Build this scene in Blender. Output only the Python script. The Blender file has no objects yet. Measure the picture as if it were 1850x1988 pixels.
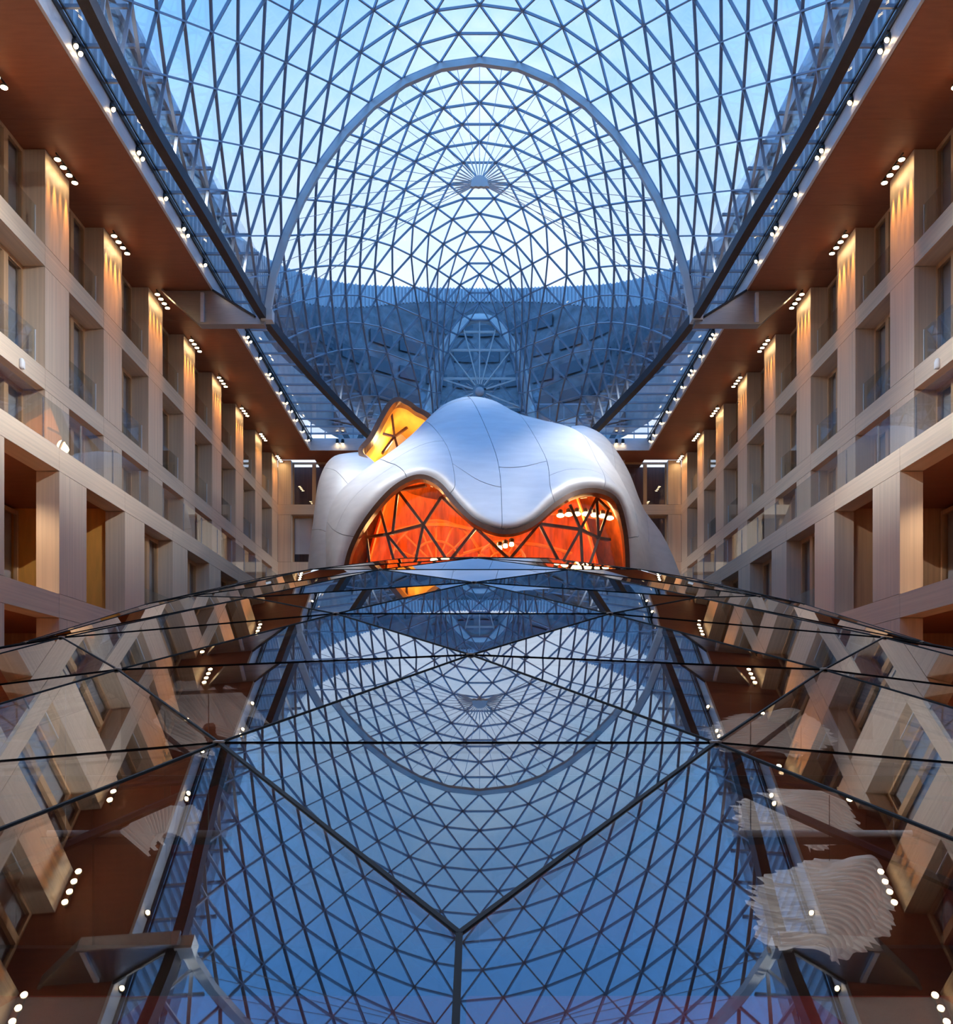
import bpy, math, random
from mathutils import Vector as V
random.seed(7)
C = bpy.context.scene.collection
S = bpy.context.scene
F, VX, VY = 1850.0, 931.0, 1416.0          # focal length and vanishing point in pixels of the 1850x1988 photograph

# ------------------------------------------------------------------ camera, sky, exposure
cam_d = bpy.data.cameras.new('camera')
cam = bpy.data.objects.new('camera', cam_d); C.objects.link(cam); S.camera = cam
cam.location = (0, 0, 0); cam.rotation_euler = (math.pi/2, 0, 0)
cam_d.sensor_fit = 'HORIZONTAL'; cam_d.sensor_width = 36; cam_d.lens = 36*F/1850
cam_d.shift_x = (925-VX)/1850; cam_d.shift_y = (VY-994)/1850
cam_d.clip_start = .02; cam_d.clip_end = 500
S.view_settings.view_transform = 'Standard'; S.view_settings.look = 'None'
S.view_settings.gamma = 1; S.view_settings.use_curve_mapping = False
S.view_settings.exposure = 0.28
S.cycles.transparent_max_bounces = 40
S.cycles.max_bounces = 8; S.cycles.diffuse_bounces = 4; S.cycles.glossy_bounces = 4
S.cycles.caustics_reflective = False; S.cycles.caustics_refractive = False
S.cycles.sample_clamp_indirect = 4

SKY_STRENGTH = 1.0
SKY = [(0.0, (.20, .56, 1.30)), (.55, (.17, .54, 1.40)), (.80, (.16, .52, 1.32)), (.89, (.28, .60, 1.12)), (.925, (.52, .82, 1.22)), (.955, (.80, 1.0, 1.34)), (.985, (.95, 1.10, 1.36)), (1.0, (.95, 1.08, 1.3))]
w = bpy.data.worlds.new('dusk_sky'); S.world = w; w.use_nodes = True
nt = w.node_tree; N = nt.nodes; L = nt.links; N.clear()
tc = N.new('ShaderNodeTexCoord')
dot = N.new('ShaderNodeVectorMath'); dot.operation = 'DOT_PRODUCT'
g = V((0, .97, .243)).normalized(); dot.inputs[1].default_value = g
L.new(tc.outputs['Generated'], dot.inputs[0])
nz = N.new('ShaderNodeTexNoise'); nz.inputs['Scale'].default_value = 7; nz.inputs['Detail'].default_value = 6; nz.inputs['Roughness'].default_value = .6
mp = N.new('ShaderNodeMapping'); mp.inputs['Scale'].default_value = (1, 1, 2.2)
L.new(tc.outputs['Generated'], mp.inputs[0]); L.new(mp.outputs[0], nz.inputs['Vector'])
ma = N.new('ShaderNodeMath'); ma.operation = 'MULTIPLY_ADD'; ma.inputs[1].default_value = .10; ma.inputs[2].default_value = -.05
L.new(nz.outputs['Fac'], ma.inputs[0])
ad = N.new('ShaderNodeMath'); ad.operation = 'ADD'; L.new(dot.outputs['Value'], ad.inputs[0]); L.new(ma.outputs[0], ad.inputs[1])
rp = N.new('ShaderNodeValToRGB'); L.new(ad.outputs[0], rp.inputs[0])
while len(rp.color_ramp.elements) < len(SKY): rp.color_ramp.elements.new(.5)
for e, (p, c) in zip(rp.color_ramp.elements, SKY): e.position = p; e.color = (*c, 1)
bg = N.new('ShaderNodeBackground'); bg.inputs[1].default_value = SKY_STRENGTH; L.new(rp.outputs[0], bg.inputs[0])
wo = N.new('ShaderNodeOutputWorld'); L.new(bg.outputs[0], wo.inputs[0])
RIM_W, COLUMN_W, HALL_W, DOWN_W = 16500, 600, 150, 110   # lamp powers (rim floods, column washers, hall lamps, downlights)

# ------------------------------------------------------------------ helpers
def P(px, py, d):                         # the point at depth d that the photograph shows at (px, py)
    return V(((px-VX)/F*d, d, (VY-py)/F*d))

class MB:
    def __init__(s): s.v = []; s.f = []; s.flat = []
    def face(s, pts):
        n = len(s.v); s.v += [tuple(p) for p in pts]; s.f.append(tuple(range(n, n+len(pts)))); return s
    def box(s, x0, x1, y0, y1, z0, z1):
        n = len(s.v)
        s.v += [(x, y, z) for z in (z0, z1) for y in (y0, y1) for x in (x0, x1)]
        for q in ((0,2,3,1),(4,5,7,6),(0,1,5,4),(2,6,7,3),(0,4,6,2),(1,3,7,5)): s.f.append(tuple(n+i for i in q))
        return s
    def bar(s, p, q, w, h, up=(0,0,1)):
        p, q = V(p), V(q); d = (q-p).normalized(); u = V(up)
        if abs(d.dot(u)) > .97: u = V((1,0,0)) if abs(d.x) < .9 else V((0,1,0))
        a = d.cross(u).normalized()*(w/2); b = a.cross(d).normalized()*(h/2); n = len(s.v)
        for c in (p, q): s.v += [tuple(c+a+b), tuple(c-a+b), tuple(c-a-b), tuple(c+a-b)]
        for f in ((0,1,2,3),(7,6,5,4),(0,4,5,1),(1,5,6,2),(2,6,7,3),(3,7,4,0)): s.f.append(tuple(n+i for i in f))
        return s
    def tube(s, pts, r, n=8, radii=None):
        pts = [V(p) for p in pts]; base = len(s.v)
        for i, p in enumerate(pts):
            t = (pts[min(i+1, len(pts)-1)]-pts[max(i-1, 0)]).normalized()
            u = V((0,0,1)) if abs(t.z) < .9 else V((1,0,0))
            a = t.cross(u).normalized(); b = t.cross(a); rr = radii[i] if radii else r
            s.v += [tuple(p+(a*math.cos(2*math.pi*k/n)+b*math.sin(2*math.pi*k/n))*rr) for k in range(n)]
        for i in range(len(pts)-1):
            for k in range(n):
                s.f.append((base+i*n+k, base+i*n+(k+1)%n, base+(i+1)*n+(k+1)%n, base+(i+1)*n+k))
        s.f.append(tuple(base+k for k in range(n))); s.f.append(tuple(base+(len(pts)-1)*n+k for k in reversed(range(n))))
        return s
    def ribbon(s, pts, w, h, ups):         # rectangular section swept along a path
        pts = [V(p) for p in pts]; base = len(s.v)
        for i, p in enumerate(pts):
            t = (pts[min(i+1, len(pts)-1)]-pts[max(i-1, 0)]).normalized()
            u = V(ups[i] if isinstance(ups, list) else ups); a = t.cross(u).normalized()*(w/2); b = a.cross(t).normalized()*(h/2)
            s.v += [tuple(p+a+b), tuple(p-a+b), tuple(p-a-b), tuple(p+a-b)]
        for i in range(len(pts)-1):
            for k in range(4):
                s.f.append((base+4*i+k, base+4*i+(k+1)%4, base+4*i+4+(k+1)%4, base+4*i+4+k))
        e = base+4*(len(pts)-1); s.f += [(base,base+1,base+2,base+3), (e+3,e+2,e+1,e)]
        return s
    def plate(s, pts, th):                 # polygon with thickness th along its normal, centred
        pts = [V(p) for p in pts]; n = (pts[1]-pts[0]).cross(pts[2]-pts[0]).normalized()*(th/2); b = len(s.v); k = len(pts)
        s.v += [tuple(p+n) for p in pts]+[tuple(p-n) for p in pts]
        s.f.append(tuple(b+i for i in range(k))); s.f.append(tuple(b+k+i for i in reversed(range(k))))
        for i in range(k): s.f.append((b+i, b+k+i, b+k+(i+1)%k, b+(i+1)%k))
        return s
    def grid(s, rows):
        b = len(s.v); m = len(rows[0])
        for r in rows: s.v += [tuple(p) for p in r]
        for i in range(len(rows)-1):
            for j in range(m-1): s.f.append((b+i*m+j, b+i*m+j+1, b+(i+1)*m+j+1, b+(i+1)*m+j))
        return s
    def slab(s, rows, th):                 # grid with thickness: second skin offset along vertex normals
        m = len(rows[0]); R = len(rows); nr = []
        for i in range(R):
            q = []
            for j in range(m):
                a = V(rows[min(i+1,R-1)][j])-V(rows[max(i-1,0)][j]); c = V(rows[i][min(j+1,m-1)])-V(rows[i][max(j-1,0)])
                n = c.cross(a); n = n.normalized() if n.length > 1e-9 else V((0,0,1)); q.append(V(rows[i][j])-n*th)
            nr.append(q)
        b = len(s.v); s.grid(rows); n0 = R*m; s.grid([list(reversed(r)) for r in nr])
        f0 = len(s.f)
        ix = lambda i, j: b+i*m+j
        iy = lambda i, j: b+n0+i*m+(m-1-j)
        q4 = lambda *k: s.face([s.v[i] for i in k])
        for j in range(m-1):
            q4(ix(0,j+1), ix(0,j), iy(0,j), iy(0,j+1)); q4(ix(R-1,j), ix(R-1,j+1), iy(R-1,j+1), iy(R-1,j))
        for i in range(R-1):
            q4(ix(i,0), ix(i+1,0), iy(i+1,0), iy(i,0)); q4(ix(i+1,m-1), ix(i,m-1), iy(i,m-1), iy(i+1,m-1))
        s.flat += list(range(f0, len(s.f)))
        return s
    def lathe(s, prof, n=16, at=(0,0,0), axis='z'):
        b = len(s.v)
        for r, z in prof:
            for k in range(n):
                c, d = r*math.cos(2*math.pi*k/n), r*math.sin(2*math.pi*k/n)
                p = (c, d, z) if axis == 'z' else (c, z, d)
                s.v.append((p[0]+at[0], p[1]+at[1], p[2]+at[2]))
        for i in range(len(prof)-1):
            for k in range(n): s.f.append((b+i*n+k, b+i*n+(k+1)%n, b+(i+1)*n+(k+1)%n, b+(i+1)*n+k))
        s.f.append(tuple(b+k for k in reversed(range(n)))); s.f.append(tuple(b+(len(prof)-1)*n+k for k in range(n)))
        return s
    def mesh(s, name, mat, smooth=False):
        me = bpy.data.meshes.new(name); me.from_pydata(s.v, [], s.f); me.materials.append(mat)
        if smooth:
            fl = [True]*len(me.polygons)
            for i in s.flat: fl[i] = False
            me.polygons.foreach_set('use_smooth', fl)
        me.update(); return me

def put(name, me, parent=None, loc=None):
    o = bpy.data.objects.new(name, me); C.objects.link(o)
    if parent: o.parent = parent
    if loc: o.location = loc
    return o
def obj(name, mb, mat, parent=None, smooth=False, kind=None, loc=None):
    o = put(name, mb.mesh(name, mat, smooth), parent, loc)
    if kind: o['kind'] = kind
    return o
def tag(o, label=None, cat=None, group=None, kind=None):
    if label: o['label'] = label
    if cat: o['category'] = cat
    if group: o['group'] = group
    if kind: o['kind'] = kind
    return o
def empty(name, loc=(0,0,0), label=None, cat=None, group=None, kind=None):
    o = bpy.data.objects.new(name, None); C.objects.link(o); o.location = loc; o.empty_display_size = .1
    return tag(o, label, cat, group, kind)
def lamp(name, typ, parent, loc, power, color, target=None, **kw):
    d = bpy.data.lights.new(name, typ); d.energy = power; d.color = color
    for k, v in kw.items(): setattr(d, k, v)
    o = bpy.data.objects.new(name, d); C.objects.link(o); o.parent = parent; o.location = loc
    if target is not None:
        o.rotation_euler = (V(target)).to_track_quat('-Z', 'Y').to_euler()
    return o
def catmull(K, t):                        # K: list of tuples, t in 0..1 over the whole list
    n = len(K)-1; x = min(max(t, 0), 1)*n; i = min(int(x), n-1); f = x-i
    p = [V(K[max(i-1,0)]), V(K[i]), V(K[i+1]), V(K[min(i+2,n)])]
    return .5*((2*p[1])+(p[2]-p[0])*f+(2*p[0]-5*p[1]+4*p[2]-p[3])*f*f+(3*p[1]-p[0]-3*p[2]+p[3])*f**3)
def interp(K, x):                         # smooth piecewise interpolation of [(x, values...)]
    if x <= K[0][0]: return K[0][1:]
    for a, b in zip(K, K[1:]):
        if x <= b[0]:
            t = (x-a[0])/(b[0]-a[0]); return tuple(p+(q-p)*t for p, q in zip(a[1:], b[1:]))
    return K[-1][1:]

# ------------------------------------------------------------------ materials
def mat(name, color, rough=.5, metal=0.0, grain=None, amount=.25, emit=None, spec=.5, bump=0):
    m = bpy.data.materials.new(name); m.use_nodes = True; t = m.node_tree; b = t.nodes['Principled BSDF']
    b.inputs['Base Color'].default_value = (*color, 1); b.inputs['Roughness'].default_value = rough
    b.inputs['Metallic'].default_value = metal; b.inputs['Specular IOR Level'].default_value = spec
    if emit:
        b.inputs['Emission Color'].default_value = (*emit[0], 1); b.inputs['Emission Strength'].default_value = emit[1]
    if grain:
        ge = t.nodes.new('ShaderNodeNewGeometry'); mp = t.nodes.new('ShaderNodeMapping'); mp.inputs['Scale'].default_value = grain
        n = t.nodes.new('ShaderNodeTexNoise'); n.inputs['Scale'].default_value = 1; n.inputs['Detail'].default_value = 4
        r = t.nodes.new('ShaderNodeValToRGB'); r.color_ramp.elements[0].position = .3; r.color_ramp.elements[1].position = .7
        r.color_ramp.elements[0].color = (*[c*(1-amount) for c in color], 1); r.color_ramp.elements[1].color = (*[min(1, c*(1+amount*.5)) for c in color], 1)
        t.links.new(ge.outputs['Position'], mp.inputs[0]); t.links.new(mp.outputs[0], n.inputs['Vector'])
        t.links.new(n.outputs['Fac'], r.inputs[0]); t.links.new(r.outputs[0], b.inputs['Base Color'])
        if bump:
            bu = t.nodes.new('ShaderNodeBump'); bu.inputs['Strength'].default_value = bump; bu.inputs['Distance'].default_value = .02
            t.links.new(n.outputs['Fac'], bu.inputs['Height']); t.links.new(bu.outputs[0], b.inputs['Normal'])
    return m
def glass(name, tint=(1,1,1), ior=1.5, gain=1.0):   # a clear sheet: Fresnel reflection over straight transmission, for both faces of a pane
    m = bpy.data.materials.new(name); m.use_nodes = True; t = m.node_tree; t.nodes.clear()
    o = t.nodes.new('ShaderNodeOutputMaterial'); mx = t.nodes.new('ShaderNodeMixShader'); tr = t.nodes.new('ShaderNodeBsdfTransparent')
    gl = t.nodes.new('ShaderNodeBsdfGlossy'); gl.inputs['Roughness'].default_value = 0; tr.inputs[0].default_value = (*tint, 1)
    fr = t.nodes.new('ShaderNodeFresnel'); ge = t.nodes.new('ShaderNodeNewGeometry')
    k = t.nodes.new('ShaderNodeMath'); k.operation = 'MULTIPLY_ADD'; k.inputs[1].default_value = 1/ior-ior; k.inputs[2].default_value = ior
    g = t.nodes.new('ShaderNodeMath'); g.operation = 'MULTIPLY'; g.inputs[1].default_value = gain; g.use_clamp = True
    t.links.new(ge.outputs['Backfacing'], k.inputs[0]); t.links.new(k.outputs[0], fr.inputs['IOR']); t.links.new(fr.outputs[0], g.inputs[0])
    t.links.new(g.outputs[0], mx.inputs[0]); t.links.new(tr.outputs[0], mx.inputs[1]); t.links.new(gl.outputs[0], mx.inputs[2]); t.links.new(mx.outputs[0], o.inputs[0])
    return m
WOOD = (.74, .575, .415)
M = dict(
    pier=mat('beech_vertical', WOOD, .45, grain=(14, 14, .25), amount=.13),
    beam=mat('beech_horizontal', WOOD, .45, grain=(9, .25, 18), amount=.13),
    reveal=mat('beech_frame', (.60, .36, .19), .45, grain=(12, 12, .3), amount=.15),
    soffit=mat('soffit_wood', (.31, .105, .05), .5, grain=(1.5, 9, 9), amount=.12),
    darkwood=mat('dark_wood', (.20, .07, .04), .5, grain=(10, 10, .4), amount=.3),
    brown=mat('brown_wood_panel', (.22, .085, .05), .5, grain=(8, 8, .4), amount=.3),
    red=mat('red_carpet', (.30, .022, .022), .9, grain=(30, 30, 30), amount=.2),
    beige=mat('beige_carpet', (.36, .30, .25), .9, grain=(30, 30, 30), amount=.15),
    plinth=mat('dark_plinth', (.025, .025, .03), .35),
    blind=mat('grey_blind', (.36, .36, .38), .8, grain=(3, 3, 3), amount=.15),
    fascia=mat('pale_metal_fascia', (.80, .80, .82), .4, 0, grain=(2, 2, 9), amount=.06),
    gutter=mat('dark_steel', (.035, .035, .04), .4, .4),
    edge=mat('edge_beam_steel', (.05, .042, .042), .45, .3, grain=(5, 5, 5), amount=.15),
    bar=mat('grid_bar_steel', (.40, .44, .50), .4, .5),
    arch=mat('pale_grey_steel', (.88, .86, .80), .4, .3, grain=(3, 3, 3), amount=.05),
    steel=mat('brushed_steel', (.46, .46, .48), .34, .9, grain=(2, 2, 30), amount=.12),
    cable=mat('cable_steel', (.5, .55, .62), .35, .8),
    skin=mat('stainless_skin', (.88, .87, .86), .52, .35, grain=(1.2, 1.2, 5), amount=.06),
    seam=mat('seam_backing', (.10, .10, .11), .6),  # dark sheet behind the gaps between steel panels
    rim=mat('bronze_rim', (.13, .06, .035), .4, .3, grain=(6, 6, 6), amount=.2),
    orange=mat('hall_wood', (.72, .20, .033), .42, grain=(7, 2, .5), amount=.42),
    lattice=mat('lattice_wood', (.50, .15, .03), .45, grain=(7, 7, 7), amount=.15), amber=mat('amber_wood_and_glow', (.90, .44, .09), .45, grain=(5, 2, 1), amount=.15),
    bars=mat('glazing_bar_bronze', (.09, .035, .02), .45, .2),
    white=mat('white_enamel', (.8, .8, .8), .4),
    black=mat('black_enamel', (.02, .02, .02), .4),
    glow=mat('lamp_lens', (1, .8, .5), .5, emit=((1, .72, .38), 30)),
    disc=mat('downlight_lens', (1, .9, .8), .5, emit=((1, .82, .6), 9)),
    hallglow=mat('hall_lamp_lens', (1, .8, .5), .5, emit=((1, .70, .32), 14)),
    clad=mat('blue_grey_cladding', (.68, .70, .70), .35, .4, grain=(4, 4, .3), amount=.08),
    dark_glass=mat('dark_window_band', (.03, .045, .06), .12, .2),
    farwall=mat('far_facade_slate', (.24, .25, .26), .3, .3, grain=(1.2, 1.2, 2), amount=.45),
    farwin=mat('far_window_glass', (.10, .14, .17), .15), farpale=mat('far_pale_wall', (.93, .92, .88), .6, grain=(2, 2, 2), amount=.15),
    joint=mat('silicone_joint', (.012, .018, .028), .85, spec=.1),
    tubes=mat('canopy_steel', (.007, .016, .042), .7, spec=.2),
    cloth=mat('pleated_white', (.82, .80, .78), .6, emit=((1, .93, .9), .14)),
    pane=glass('clear_glass'), roofglass=glass('roof_glass', (.97, .985, .99), 1.5),
    canopy=glass('canopy_glass', (.76, .76, .77), 2.0, 1.55), baluster=glass('balustrade_glass', (.93, .95, .94), 1.5),
)

# ------------------------------------------------------------------ side walls
XU, XL, PITCH, PIER, Y0, YB = 12.25, 10.0, 4.195, 1.57, 26.87, 57.9
CEIL, FLOOR = 16.37, -3.74
KS = range(-8, 8)
BEAMS_U = [(13.06, 13.66), (9.58, 10.17)]
BEAMS_L = [(6.15, 6.70), (2.66, 3.22), (-.82, -.26)]
REV = .62
floor = obj('floor', MB().box(-14.5, 14.5, -9, YB+1, FLOOR-.3, FLOOR), M['darkwood'], kind='structure')
def shared(name, mb, m, smooth=False): return mb.mesh(name, m, smooth)

def bay_mesh(sx):
    q = {}
    pw = PIER; ow = PITCH-PIER
    X = lambda a, b: (min(sx*a, sx*b), max(sx*a, sx*b))
    gp = .012
    for nm, x0, segs in (('u', XU, [(13.66, CEIL), (10.17, 13.06), (6.70, 9.58)]), ('l', XL, [(3.22, 6.15), (-.26, 2.66), (FLOOR, -.82)])):
        dep = 1.0 if nm == 'u' else .55
        for i, (a, b) in enumerate(segs): q['pier', nm, i] = shared('pier', MB().box(*X(x0, x0+dep), 0, pw, a+gp, b-gp), M['pier'])
        for i, (a, b) in enumerate(BEAMS_U if nm == 'u' else BEAMS_L):
            q['beam', nm, i] = shared('beam', MB().box(*X(x0, x0+dep), 0+gp/2, PITCH-gp/2, a, b), M['beam'])
    # a window: frame, mullion, two panes, blind, balustrade pane; local y from the near edge of the opening
    def win(x, h, tag_, bal=True):
        f = MB(); fw = .085
        f.box(*X(x, x+.1), 0, fw, 0, h); f.box(*X(x, x+.1), ow-fw, ow, 0, h)
        f.box(*X(x, x+.1), fw, ow-fw, h-.12, h); f.box(*X(x, x+.1), fw, ow-fw, 0, .09)
        q['frame', tag_] = shared('frame', f, M['reveal'])
        mu = MB().box(*X(x-.03, x+.1), 1.48, 1.72, .09, h-.12)
        q['mullion', tag_] = shared('mullion', mu, M['reveal'])
        q['pane1', tag_] = shared('pane', MB().box(*X(x+.04, x+.06), fw, 1.48, .09, h-.12), M['pane'])
        q['pane2', tag_] = shared('pane', MB().box(*X(x+.04, x+.06), 1.72, ow-fw, .09, h-.12), M['pane'])
        q['blind', tag_] = shared('roller_blind', MB().box(*X(x+.2, x+.22), 0, ow, 0, h), M['blind'])
        q['bal', tag_] = shared('balustrade_pane', MB().box(*X(x-REV+.18, x-REV+.195), .03, ow-.22, .02, 1.02), M['baluster'])
        q['post', tag_] = shared('balustrade_edge', MB().box(*X(x-REV+.17, x-REV+.205), ow-.22, ow-.195, .02, 1.02), M['white'])
    win(XU+REV, CEIL-13.66, 'u0'); win(XU+REV, 13.06-10.17, 'u1'); win(XU+REV, 9.58-6.70, 'u2')
    win(XL+.48, 6.15-3.22, 'l0'); win(XL+.48, 2.66+.26, 'l1'); win(XL+.48, -.82-FLOOR, 'l2')
    win(XU+.75, 6.15-3.22, 'g0')
    return q
wn = 0
for sx, side in ((-1, 'left'), (1, 'right')):
    wall = empty('wall_'+side, kind='structure')
    q = bay_mesh(sx)
    X = lambda a, b: (min(sx*a, sx*b), max(sx*a, sx*b))
    for k in KS:
        y = Y0+PITCH*k
        for (t, nm, i), me in [(kk, m_) for kk, m_ in q.items() if len(kk) == 3]:
            put(t, me, wall, (0, y, 0))
    # near and far closures, slabs behind the openings, terrace
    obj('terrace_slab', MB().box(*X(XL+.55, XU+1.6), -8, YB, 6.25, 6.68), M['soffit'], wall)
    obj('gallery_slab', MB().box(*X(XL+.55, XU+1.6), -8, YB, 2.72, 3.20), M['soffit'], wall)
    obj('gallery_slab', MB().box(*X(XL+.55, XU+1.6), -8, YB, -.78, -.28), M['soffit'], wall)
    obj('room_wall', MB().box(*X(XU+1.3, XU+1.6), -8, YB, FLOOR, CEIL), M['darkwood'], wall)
    for z0, z1 in ((3.22, 6.25), (-.26, 2.72), (FLOOR, -.78)):     # cross walls where the galleries end
        obj('gallery_end', MB().box(*X(XL+.5, XU+1.3), Y0+.1, Y0+.25, z0-.02, z1), M['amber' if sx < 0 and z0 == 3.22 else 'reveal'], wall)  # upper left one: the amber lamp glow is put into its colour
    for k in range(-5, 8):
        y = Y0+PITCH*k+PIER
        if y+PITCH-PIER > YB: y_end = True
        if k == 7: continue
        rows = [('u0', 13.66, True), ('u1', 10.17, True), ('u2', 6.70, False)]
        rows += [('l0', 3.22, True), ('l1', -.26, True), ('l2', FLOOR, False)] if k >= -0 else [('g0', 3.22, False)]
        for tg, z, bal in rows:
            wn += 1
            wd = empty(f'window_{wn}', (0, y, z), kind='structure')
            for part, nm in (('frame', 'frame'), ('mullion', 'mullion'), ('pane1', 'pane'), ('pane2', 'pane'), ('blind', 'roller_blind')):
                put(nm, q[part, tg], wd)
            if bal: put('balustrade_pane', q['bal', tg], wd); put('balustrade_edge', q['post', tg], wd)
    # terrace balustrade: one thing, a pane every 2.1 m
    br = empty('glass_balustrade', (sx*(XL+.12), 20, 6.70), f'long frameless clear glass balustrade along the terrace edge of the {side} wall', 'balustrade')
    for i in range(-10, 18):
        a = 20.0+2.0975*i
        if a+2.1 > YB: break
        obj('glass_pane', MB().box(-.01, .01, a-20+.012, a-20+2.0975-.012, .01, 1.04), M['baluster'], br)
        obj('clamp', MB().box(-.02, .02, a-20-.01, a-20+.01, .0, 1.0), M['steel'], br)
    # gallery downlights
    for k in range(-4, 0):
        for z in (6.25, 2.72):
            y = Y0+PITCH*k-1.6
            where = ('upper' if z > 5 else 'lower')+' gallery ceiling'
            dl = empty('downlight', (sx*11.25, y, z), f'round recessed downlight in the {where}, {side} wall, {["fourth","third","second","first"][k+4]} bay outward', 'downlight', 'round gallery downlights')
            obj('trim_ring', MB().lathe([(.17, 0), (.17, -.02), (.13, -.025)], 20), M['white'], dl)
            obj('lens', MB().lathe([(.125, -.015), (.125, -.03)], 20), M['disc'], dl)
            lamp('lamp', 'SPOT', dl, (0, 0, -.05), DOWN_W*3, (1, .75, .5), (0, 0, -1), spot_size=2.4, spot_blend=.5, shadow_soft_size=.1)

# ------------------------------------------------------------------ back and front walls
wb = empty('wall_back', kind='structure')
ow = PITCH-PIER
cx = [-10.14, -5.945, -1.75, 1.75, 5.945, 10.14]
edges = [-XU] + [e for c in cx for e in (c-ow/2, c+ow/2)] + [XU]
levels = [(13.66, CEIL), (10.17, 13.06), (6.70, 9.58), (3.22, 6.15), (-.26, 2.66), (FLOOR, -.82)]
for a, b in zip(edges[::2], edges[1::2]):
    for z0, z1 in levels: obj('pier', MB().box(a, b, YB, YB+.8, z0+.012, z1-.012), M['pier'], wb)
for z0, z1 in BEAMS_U+BEAMS_L: obj('beam', MB().box(-XU, XU, YB, YB+.8, z0, z1), mat('beech_back', WOOD, .45, grain=(.25, 9, 18), amount=.13) if z0 == 13.06 else M['pier'], wb)
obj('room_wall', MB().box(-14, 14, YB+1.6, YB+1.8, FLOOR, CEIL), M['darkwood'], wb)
for c in cx:
    for i, (z0, z1) in enumerate(levels):
        wn += 1; wd = empty(f'window_{wn}', (c, YB+.5, z0), kind='structure'); h = z1-z0; a = ow/2
        obj('frame', MB().box(-a, -a+.09, 0, .1, 0, h).box(a-.09, a, 0, .1, 0, h).box(-a+.09, a-.09, 0, .1, h-.12, h).box(-a+.09, a-.09, 0, .1, 0, .09), M['reveal'], wd)
        obj('mullion', MB().box(-.11, .11, -.03, .1, .09, h-.12), M['reveal'], wd)
        for u0, u1 in ((-a+.09, -.11), (.11, a-.09)): obj('pane', MB().box(u0, u1, .04, .06, .09, h-.12), M['pane'], wd)
        if i in (1, 2) and abs(c) > 9: obj('roller_blind', MB().box(-a+.1, -.12, .2, .22, .6 if i == 1 else .3, h), M['white'], wd)
wf = empty('wall_front', kind='structure')
obj('panel_wall', MB().box(-14, 14, -9, -8, FLOOR, CEIL), M['pier'], wf)
for z0, z1 in BEAMS_U+BEAMS_L: obj('beam', MB().box(-XU, XU, -8.02, -7.9, z0, z1), M['pier'], wf)
for x in (-10, -6, -2, 2, 6, 10): obj('pier', MB().box(x-.78, x+.78, -8.05, -7.92, FLOOR, CEIL), M['pier'], wf)

# ------------------------------------------------------------------ ceiling soffit and fascia
ce = empty('ceiling', kind='structure')
for sx in (-1, 1):
    yy = -8.0
    while yy < YB:
        y1 = min(yy+PITCH, YB); x0, x1 = sorted((sx*10.0, sx*(XU+1.6)))
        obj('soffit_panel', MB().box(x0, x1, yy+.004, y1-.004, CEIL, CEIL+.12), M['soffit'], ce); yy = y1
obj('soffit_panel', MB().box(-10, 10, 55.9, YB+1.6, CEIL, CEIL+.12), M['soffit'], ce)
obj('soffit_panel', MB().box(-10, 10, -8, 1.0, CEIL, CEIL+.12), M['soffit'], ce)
for i, (sx, nm) in enumerate(((-1, 'left'), (1, 'right'))):
    t = empty(f'trim_{i+1}', kind='structure')
    x0, x1 = sorted((sx*9.90, sx*9.98))
    obj('fascia', MB().box(x0, x1, 1, 55.9, CEIL-.02, 17.05), M['fascia'], t)
    x0, x1 = sorted((sx*9.85, sx*9.90)); obj('gutter', MB().box(x0, x1, 1, 55.8, 16.86, 17.0), M['gutter'], t)
    x0, x1 = sorted((sx*9.78, sx*9.82)); obj('gutter_rail', MB().box(x0, x1, 1, 55.8, 16.99, 17.05), M['gutter'], t)
    obj('upstand', MB().box(*sorted((sx*9.98, sx*10.6)), 1, 56.5, 17.0, 17.12), M['gutter'], t)
t = empty('trim_3', kind='structure')
obj('fascia', MB().box(-10, 10, 55.83, 55.9, CEIL-.02, 17.05), M['fascia'], t)
t4 = empty('trim_4', kind='structure'); obj('fascia', MB().box(-10, 10, 1, 1.07, CEIL-.02, 17.05), M['fascia'], t4)

# ------------------------------------------------------------------ gridshell roof
EDGE = [(-4, 8.8, 15.7), (10, 8.8, 15.75), (13, 8.55, 15.7), (16.1, 8.08, 15.5), (19, 8.34, 15.68), (20.5, 8.44, 15.72), (24.5, 8.6, 15.8), (29.5, 8.36, 15.74), (35.6, 8.08, 15.5), (41.7, 7.47, 15.7), (46, 6.75, 15.75), (51, 5.96, 15.85), (56, 5.2, 16.2)]
APEX = [(-2, 23.5), (10, 24.9), (20, 25.1), (36, 25.1), (41, 25.15), (46, 24.9), (51.2, 24.45), (54, 24.05), (56, 23.8)]
BELL = [(0, 1), (.12, .965), (.242, .86), (.33, .76), (.385, .62), (.43, .38), (.47, .20), (.55, .10), (.75, .035), (1, 0)]
def smooth(t): t = min(max(t, 0), 1); return t*t*(3-2*t)
def section(d, n):
    xe, ze = interp(EDGE, d); za, = interp(APEX, d); wgt = smooth((d-44)/11)
    fine = []
    for i in range(401):
        th = math.pi*(i/400); u = -math.cos(th)
        sh = (1-wgt)*max(0, 1-u*u)**.65+wgt*interp(BELL, abs(u))[0]
        fine.append(V((u*xe, d, ze+(za-ze)*sh)))
    acc = [0]
    for a, b in zip(fine, fine[1:]): acc.append(acc[-1]+(b-a).length)
    def at(t):
        s_ = t*acc[-1]; lo = 0
        import bisect
        lo = min(max(bisect.bisect_left(acc, s_)-1, 0), 399)
        f = (s_-acc[lo])/max(acc[lo+1]-acc[lo], 1e-9); return fine[lo].lerp(fine[lo+1], f)
    return [at(t) for t in n]
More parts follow.
